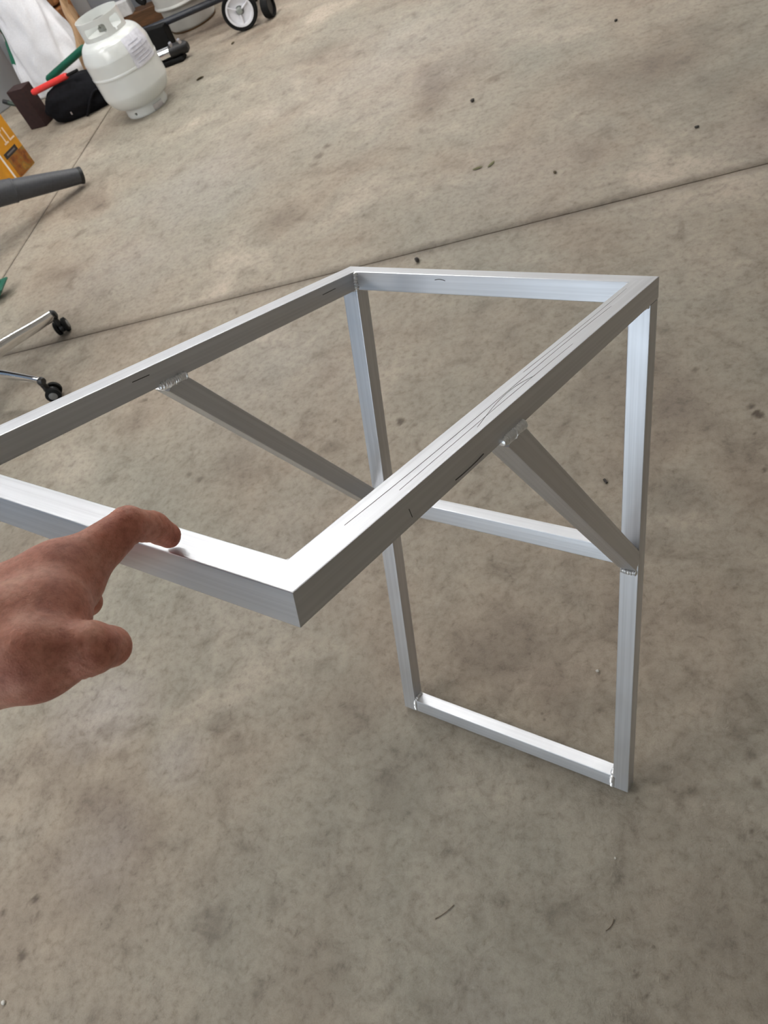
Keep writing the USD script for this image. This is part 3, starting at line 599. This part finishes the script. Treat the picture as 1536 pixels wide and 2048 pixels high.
obj('cord_loop', tube(spline([(-2.16, 4.93, .42), (-2.165, 4.90, .30), (-2.175, 4.885, .20), (-2.17, 4.88, .135), (-2.15, 4.88, .12), (-2.135, 4.89, .2), (-2.13, 4.93, .4)], 40), .014, 10), BLACKM, cd)
obj('cord_tie', tube([(-2.15, 4.915, .40), (-2.15, 4.935, .43)], .035, 12), BLACKP, cd)

# --- grey drum
dr = thing('grey_drum', 'pale grey metal drum with a stepped base behind the black pole', 'drum', (-1.755, 4.575, 0))
obj('drum_body', lathe([(0, .136), (.165, .136), (.178, .14), (.182, .147), (.178, .156), (.174, .158), (.173, .164), (.172, .60), (.16, .63), (0, .63)], 72), DRUM, dr, smooth=40)
obj('drum_base', lathe([(0, .004), (.140, .004), (.152, .02), (.158, .137), (0, .137)], 72), DRUM, dr, smooth=40)
obj('rust_ring', lathe([(.12, .0), (.147, .0), (.150, .009), (.12, .009), (.12, 0)], 60), plain('rust', (.12, .07, .03), .8), dr, 'rusty bottom rim')

# --- black pole with a box head
bp = thing('pole_tool', 'dark blue black pole tool with a square black box head leaning past the drum', 'tool', (0, 0, 0))
pa, pb = np.array([-2.05, 4.24, .128]), np.array([-1.27, 4.33, .128])
obj('pole', tube([pa, pa * .5 + pb * .5, pb], .0185, 18), NAVY, bp)
hb = rbox(.165, .09, .125, .008, (0, 0, 0)); hb.apply_transform(trimesh.transformations.rotation_matrix(.06, [0, 1, 0])); hb.apply_translation((-1.868, 4.245, .078))
obj('box_head', hb, BLACKM, bp, 'square matt black box')
obj('foot_stub', tube([(-1.868, 4.25, 0), (-1.868, 4.25, .06)], .02, 12), BLACKM, bp)

# --- chrome and black tool on the floor
ct = thing('chrome_tool', 'black hand tool with a bright chrome barrel on the floor beside the tank', 'tool', (0, 0, 0))
ca, cb2 = np.array([-1.88, 3.975, .052]), np.array([-1.705, 3.985, .054])
ax_ = (cb2 - ca) / np.linalg.norm(cb2 - ca)
obj('barrel', tube([ca, ca + ax_ * .004, cb2 - ax_ * .004, cb2], [.03, .033, .033, .03], 28), CHROME, ct)
obj('jaw', cat([tube([cb2 - ax_ * .005, cb2 + ax_ * .03, cb2 + ax_ * .09, cb2 + ax_ * .105], [.034, .036, .032, .02], 20)]), BLACKP, ct)
obj('sleeve_base', rbox(.24, .075, .026, .008, tuple((ca + cb2) / 2 + [0.03, 0, -.040])), BLACKM, ct)
for k, dd in enumerate((.02, .075)): obj('knob', tube([cb2 + ax_ * dd + [0, -.012, .03], cb2 + ax_ * dd + [0, -.02, .05]], [.012, .009], 14), STEEL, ct)

# --- mower: only its white hubbed wheel and a bit of the dark body reach the picture
mw = thing('lawn_mower', 'mower with a white hubbed black wheel and red deck beyond the drum', 'lawn mower', (-1.270, 4.085, 0), math.radians(10))
def wheel(parent, loc, rad, rot, hub=True):
    M = trimesh.transformations.compose_matrix(angles=(math.pi / 2, 0, rot), translate=(loc[0], loc[1], rad))
    tyre = lathe([(rad * .76, -.02), (rad * .94, -.022), (rad, -.014), (rad, .014), (rad * .94, .022), (rad * .76, .02), (rad * .74, 0), (rad * .76, -.02)], 56)
    ty = obj('tyre', tyre.apply_transform(M), BLACKM, parent)
    if not hub:
        obj('wheel_disc', lathe([(0, -.012), (rad * .78, -.012), (rad * .78, .012), (0, .012)], 32).apply_transform(M), BLACKP, parent, 'black wheel disc'); return ty
    dish = lathe([(0, -.012), (rad * .2, -.012), (rad * .24, .002), (rad * .62, .006), (rad * .68, .02), (rad * .78, .021), (rad * .79, -.012), (rad * .5, -.016), (0, -.016)], 56)
    h = obj('wheel_hub', dish.apply_transform(M), HUBW, parent)
    for k in range(3):
        rb_ = rbox(rad * .52, .009, .02, .003, (rad * .43, 0, .006)); rb_.apply_transform(trimesh.transformations.rotation_matrix(2 * math.pi * k / 3 + .45, [0, 0, 1]))
        obj('spoke_rib', rb_.apply_transform(M), HUBW, h)
    obj('hub_cap', lathe([(0, .024), (rad * .13, .022), (rad * .19, .012), (rad * .2, -.01), (0, -.01)], 32).apply_transform(M), HUBG, h, 'grey centre cap')
    return h
wheel(mw, (0, 0), .098, 0)
wheel(mw, (.15, .02), .055, 1.25, False)
obj('axle', tube([(0, .02, .098), (.0, .26, .098)], .012, 14), STEEL, mw)
obj('deck', cat([rbox(.40, .30, .10, .03, (-.02, .30, .27), 12), rbox(.34, .24, .06, .02, (-.02, .30, .34), 10)]), plain('mower_red', (.42, .03, .035), .35), mw, 'red deck')
obj('engine', cat([rbox(.18, .16, .12, .02, (-.02, .30, .42)), tube([(-.02, .30, .47), (-.02, .30, .51)], .07, 24)]), BLACKP, mw, 'black engine cover')
obj('wheel_bracket', rbox(.05, .03, .16, .006, (.075, .10, .16)), BLACKP, mw)

# --- orange carton with print
oc = thing('orange_carton', 'yellow orange printed carton behind the blower nozzle at the picture edge', 'carton', (-2.500, 3.167, 0), math.radians(78))
ow, od, oh = .21, .21, .42
body = m3.CrossSection([[(-ow / 2, -od / 2), (ow / 2, -od / 2), (ow / 2, od / 2), (-ow / 2, od / 2)]]).offset(-.022, m3.JoinType.Round).offset(.022, m3.JoinType.Round, 2.0, 32)
obj('carton_body', T3(m3.Manifold.extrude(body, oh)), ORANGE, oc)
def text_on(txt, h, x, z, y, roty=0.0):
    t = meshkit.text_mesh(txt, h); v, f = (t.vertices, t.faces) if hasattr(t, 'vertices') else meshkit.arrays(t)[:2]
    t = trimesh.Trimesh(v, f, process=False); d = t.extents; t.vertices = (t.vertices - t.bounds[0]) * [1, 1, .0016 / max(d[2], 1e-6)]
    M = np.eye(4); M[:3, :3] = np.array([[1, 0, 0], [0, 0, -1], [0, 1, 0]]).astype(float); t.apply_transform(M); t.apply_translation((x, y, z)); return t
yf = -od / 2
obj('lettering', text_on('IL', .07, -.005, .155, yf - .0002), CREAM, oc, 'large cream letters', smooth=False)
obj('dark_tag', rbox(.105, .0024, .028, .001, (.000, yf - .0008, .118)), plain('dark_tag', (.03, .022, .02), .5), oc, 'dark rounded label strip')
obj('tag_text', rbox(.07, .0024, .008, .001, (.0, yf - .0018, .118)), plain('tag_grey', (.14, .13, .13), .5), oc)
obj('food_picture', rbox(.14, .002, .10, .0009, (.022, yf - .0005, .052)), BROWNP, oc, 'brown printed picture')
obj('white_stripe', rbox(.011, .002, .40, .0009, (-.078, yf - .0007, .21)), PRINTW, oc, 'white stripe down the edge')
obj('bright_panel', rbox(.003, .0018, .40, .0008, (-.086, yf - .0004, .21)), ORANGE2, oc)

# --- leaf blower nozzle
bn = thing('leaf_blower', 'leaf blower whose dark grey tapering nozzle lies in front of the orange carton', 'leaf blower', (0, 0, 0))
nz_ = [(-2.36, 2.20, .34), (-2.086, 2.50, .178), (-1.845, 2.755, .047)]
na_, nb_ = np.array(nz_[1]), np.array(nz_[2]); ax_ = (nb_ - na_) / np.linalg.norm(nb_ - na_); ln = np.linalg.norm(nb_ - na_)
def along(*us): return [na_ + ax_ * ln * u for u in us]
obj('nozzle_tube', tube([np.array(nz_[0])] + along(-.2, 0, .14, .15), [.066, .058, .054, .052, .049], 28), NOZZLE, bn)
obj('nozzle_tip', tube(along(.13, .15, .6, .965), [.049, .049, .043, .0365], 28), NOZZLE, bn)
fl_ = lathe([(.033, 0), (.0368, 0), (.039, .010), (.039, .017), (.034, .017), (.033, 0)], 32); fl_.apply_transform(frame_to(along(.96)[0], along(1)[0])); obj('flared_lip', fl_, BLACKP, bn, 'black flared end lip')
obj('coupling_ring', tube(along(.125, .13, .15, .155), [.051, .0535, .0535, .051], 28), NOZZLE, bn)
obj('housing', cat([rbox(.28, .34, .34, .05, (-2.52, 2.08, .17), 12), rbox(.24, .28, .10, .04, (-2.52, 2.08, .37), 12)]), plain('blower_orange', (.5, .13, .02), .4), bn, 'orange housing')
obj('carry_handle', tube(spline([(-2.52, 1.98, .40), (-2.52, 1.99, .50), (-2.52, 2.08, .53), (-2.52, 2.17, .50), (-2.52, 2.18, .40)], 20), .016, 12), BLACKP, bn)

# --- green thing at the picture edge
gp = thing('green_scoop', 'dark green plastic scoop lying by the thin floor joint', 'scoop', (-1.908, 1.940, 0), math.radians(10))
def tray(ins, x0, x1, hw, z0, z1, r): return m3.Manifold.batch_hull([m3.Manifold.sphere(r, 10).translate([x, y, z]) for x, y, z in [(x0 + ins + r, -hw + ins / 2 + r, z0 + r), (x0 + ins + r, hw - ins / 2 - r, z0 + r), (x1 - ins - r, -hw + ins / 2 + r, z0 + r), (x1 - ins - r, hw - ins / 2 - r, z0 + r)]] + [m3.Manifold.sphere(r, 10).translate([x, y, z1 - r]) for x in (x0 + r, x1 - r) for y in (-hw + r, hw - r)])
sc = tray(.06, -.20, 0, .05, 0, .05, .004) - tray(.06, -.192, -.008, .042, .008, .07, .004)
obj('scoop_bowl', T3(sc), GREEN, gp); obj('scoop_handle', tube([(-.19, 0, .038), (-.31, 0, .042)], [.012, .014], 14), GREEN, gp)

# ------------------------------------------------------------------ office chair
CC = np.array([-1.652, 1.243])
ch = thing('office_chair', 'office chair with chrome star base on black casters at the picture edge', 'office chair', (CC[0] + .0, CC[1], 0))
tips = [np.array([-1.469, 1.515]) - CC, np.array([-1.337, 1.154]) - CC]
a0 = math.atan2(tips[0][1], tips[0][0]) + .02
for k in range(5):
    a = a0 - 2 * math.pi * k / 5; u = np.array([math.cos(a), math.sin(a)]); Rt = (.343, .307, .33, .33, .33)[k]
    P = spline([(*(u * .03), .118), (*(u * .14), .116), (*(u * .24), .100), (*(u * (Rt + .014)), .082)], 16)
    leg = tube(P, np.interp(np.linspace(0, 1, 16), [0, .95, 1], [.028, .0195, .018] if k != 1 else [.024, .015, .013]), 24)
    sd = np.array([-u[1], u[0], 0]); lv = np.array(leg.vertices); lv -= np.outer(lv @ sd, sd) * .42; leg.vertices = lv
    lg = obj('base_leg', leg, CHROME, ch, smooth=60)
    e0 = np.array([*(u * (Rt + .013)), .0815])
    obj('end_cap', tube([e0 - np.array([*u, 0]) * .004, e0 + np.array([*u, 0]) * .004, e0 + np.array([*u, 0]) * .012], [.0195, .0195, .012] if k != 1 else [.0145, .0145, .010], 20), BLACKP, lg, 'black end cap')
    c = np.array([*(u * (Rt + .008)), 0]); ang = a + (1.0 if k == 0 else .6 if k == 1 else 2.2 * k); ca_ = np.array([math.cos(ang), math.sin(ang), 0]); ax2 = np.array([-ca_[1], ca_[0], 0])
    cs = obj('caster', cat([tube([c + [0, 0, .045], c + [0, 0, .076]], .011, 12), tube([c + ca_ * .008 + [0, 0, .026] - ax2 * .006, c + ca_ * .008 + [0, 0, .026] + ax2 * .006], .02, 18), rbox(.02, .02, .02, .005, tuple(c + [0, 0, .045]))]), BLACKP, ch)
    for sgn in (-1, 1):
        w0 = c + ca_ * .01 + [0, 0, .026] + ax2 * sgn * .009
        obj('caster_wheel', tube([w0, w0 + ax2 * sgn * .002, w0 + ax2 * sgn * .013, w0 + ax2 * sgn * .016], [.022, .026, .026, .020], 28), BLACKM, cs)
        obj('wheel_face', tube([w0 + ax2 * sgn * .015, w0 + ax2 * sgn * .0175], [.016, .012], 24), GREYRIM, cs)
obj('base_hub', lathe([(0, .085), (.036, .085), (.04, .10), (.036, .14), (.03, .145), (0, .145)], 32), CHROME, ch)
obj('gas_lift', tube([(0, 0, .14), (0, 0, .42)], .024, 20), BLACKP, ch)
obj('seat', rbox(.46, .45, .08, .035, (-.03, 0, .46), 12), SEAT, ch)
obj('backrest', rbox(.07, .42, .55, .03, (-.28, 0, .80), 12), SEAT, ch)
obj('back_bracket', cat([rbox(.3, .06, .02, .006, (-.15, 0, .412)), tube([(-.29, 0, .41), (-.315, 0, .6)], .016, 12)]), BLACKP, ch)

# ------------------------------------------------------------------ bits lying on the floor
DARK = plain('dark_bit', (.03, .024, .02), .7, 0, .3, 200); LEAFM = plain('dry_leaf', (.075, .055, .022), .7, 0, .3, 120); LEAFG = plain('olive_leaf', (.12, .115, .035), .65, 0, .2, 120)
PALEB = plain('pale_grit', (.62, .6, .55), .7, 0, .1, 200); TWIGM = plain('twig_bark', (.15, .11, .075), .8, 0, .2, 120)
def bit(name, label, c, x, y, s, m, seed, flat=.5):
    t = trimesh.creation.icosphere(subdivisions=2); v = np.array(t.vertices); v = v * (1 + .35 * meshkit.noise(v * 1.5 + seed * 7))[:, None] * [s, s * .75, s * flat]; v[:, 2] -= v[:, 2].min(); t.vertices = v
    tag(obj(name, t, m, mat=gf(trimesh.transformations.translation_matrix((x, y, 0)) @ trimesh.transformations.rotation_matrix(seed, [0, 0, 1]))), label, c)
def leaf(name, label, x, y, ln, w, rz, m, curl=.25):
    n = 9; u = np.linspace(0, 1, n); V = []
    for o in (0, .0006):
        for a in u:
            hw = w / 2 * math.sin(math.pi * min(.98, a * .93 + .05)) ** .8
            for b in (-1, -.5, 0, .5, 1): V.append((a * ln - ln / 2, b * hw, .0012 + o + curl * hw * b * b + .18 * ln * (a - .5) ** 2))
    F = []; N = n * 5
    for i in range(n - 1):
        for j in range(4):
            a, b, c, d = i * 5 + j, (i + 1) * 5 + j, (i + 1) * 5 + j + 1, i * 5 + j + 1; F += [[N + a, N + b, N + c], [N + a, N + c, N + d], [a, c, b], [a, d, c]]
    t = trimesh.Trimesh(V, F, process=False); M = trimesh.transformations.translation_matrix((x, y, -.0008)) @ trimesh.transformations.rotation_matrix(rz, [0, 0, 1])
    tag(obj(name, t, m, mat=gf(M), smooth=60), label, 'leaf')
bit('dark_pebble', 'dark pebble alone in the middle of the far slab', 'pebble', .061, 2.382, .0085, DARK, 1)
bit('dark_pebble', 'dark pebble just below the wide floor joint, above the rear top rail', 'pebble', -.089, 1.439, .008, DARK, 2, .8)
bit('dark_pebble', 'small dark pebble on the far slab towards the right picture edge', 'pebble', .762, 1.772, .006, DARK, 3, .4)
bit('dark_pebble', 'small dark pebble inside the big brown stain', 'pebble', .604, 2.673, .006, DARK, 4)
bit('brown_crumb', 'brown crumb between the leaf pair and the wide floor joint', 'crumb', .341, 1.732, .0055, LEAFM, 5)
obj_ = obj('black_chip', rbox(.013, .005, .004, .001, (0, 0, .002)), DARK, mat=gf(trimesh.transformations.translation_matrix((.397, .465, 0)) @ trimesh.transformations.rotation_matrix(-1.25 + .1, [0, 0, 1]))); tag(obj_, 'oblong black chip between the right brace and the right leg', 'chip')
leaf('olive_leaf', 'olive leaf lying flat, left one of the pair on the far slab', .090, 1.888, .034, .012, .15, LEAFG)
leaf('olive_leaf', 'olive leaf on edge, right one of the pair on the far slab', .137, 1.890, .036, .011, .95, LEAFG)
leaf('dry_leaf', 'curled dark dry leaf on the floor to the right of the propane tank', -1.442, 3.588, .045, .017, .5, LEAFM, .9)
leaf('dry_leaf', 'small dark dry leaf below the white hubbed wheel', -1.33, 3.941, .034, .013, 1.3, LEAFM, .7)
def twig(label, a, b, r=.0006):
    tag(obj('twig', tube(spline([(*a, r), ((a[0] + b[0]) / 2 + .003, (a[1] + b[1]) / 2, r * 1.6), (*b, r)], 8), r, 6), TWIGM), label, 'twig')
twig('thin brown twig on the near floor below the left end of the bottom rail', (.068, -.383), (.098, -.362))
twig('thin brown twig on the near floor below the right foot of the frame', (.332, -.392), (.345, -.376))
bit('pale_crumb', 'pale crumb inside the lower frame opening, near the right leg', 'crumb', .35, .028, .0028, PALEB, 6, .8)
bit('pale_crumb', 'pale crumb on the near floor below the right foot', 'crumb', .354, -.29, .0016, PALEB, 8)
bit('pale_crumb', 'pale crumb in the lower left corner of the near floor', 'crumb', -.732, -.542, .004, PALEB, 9)
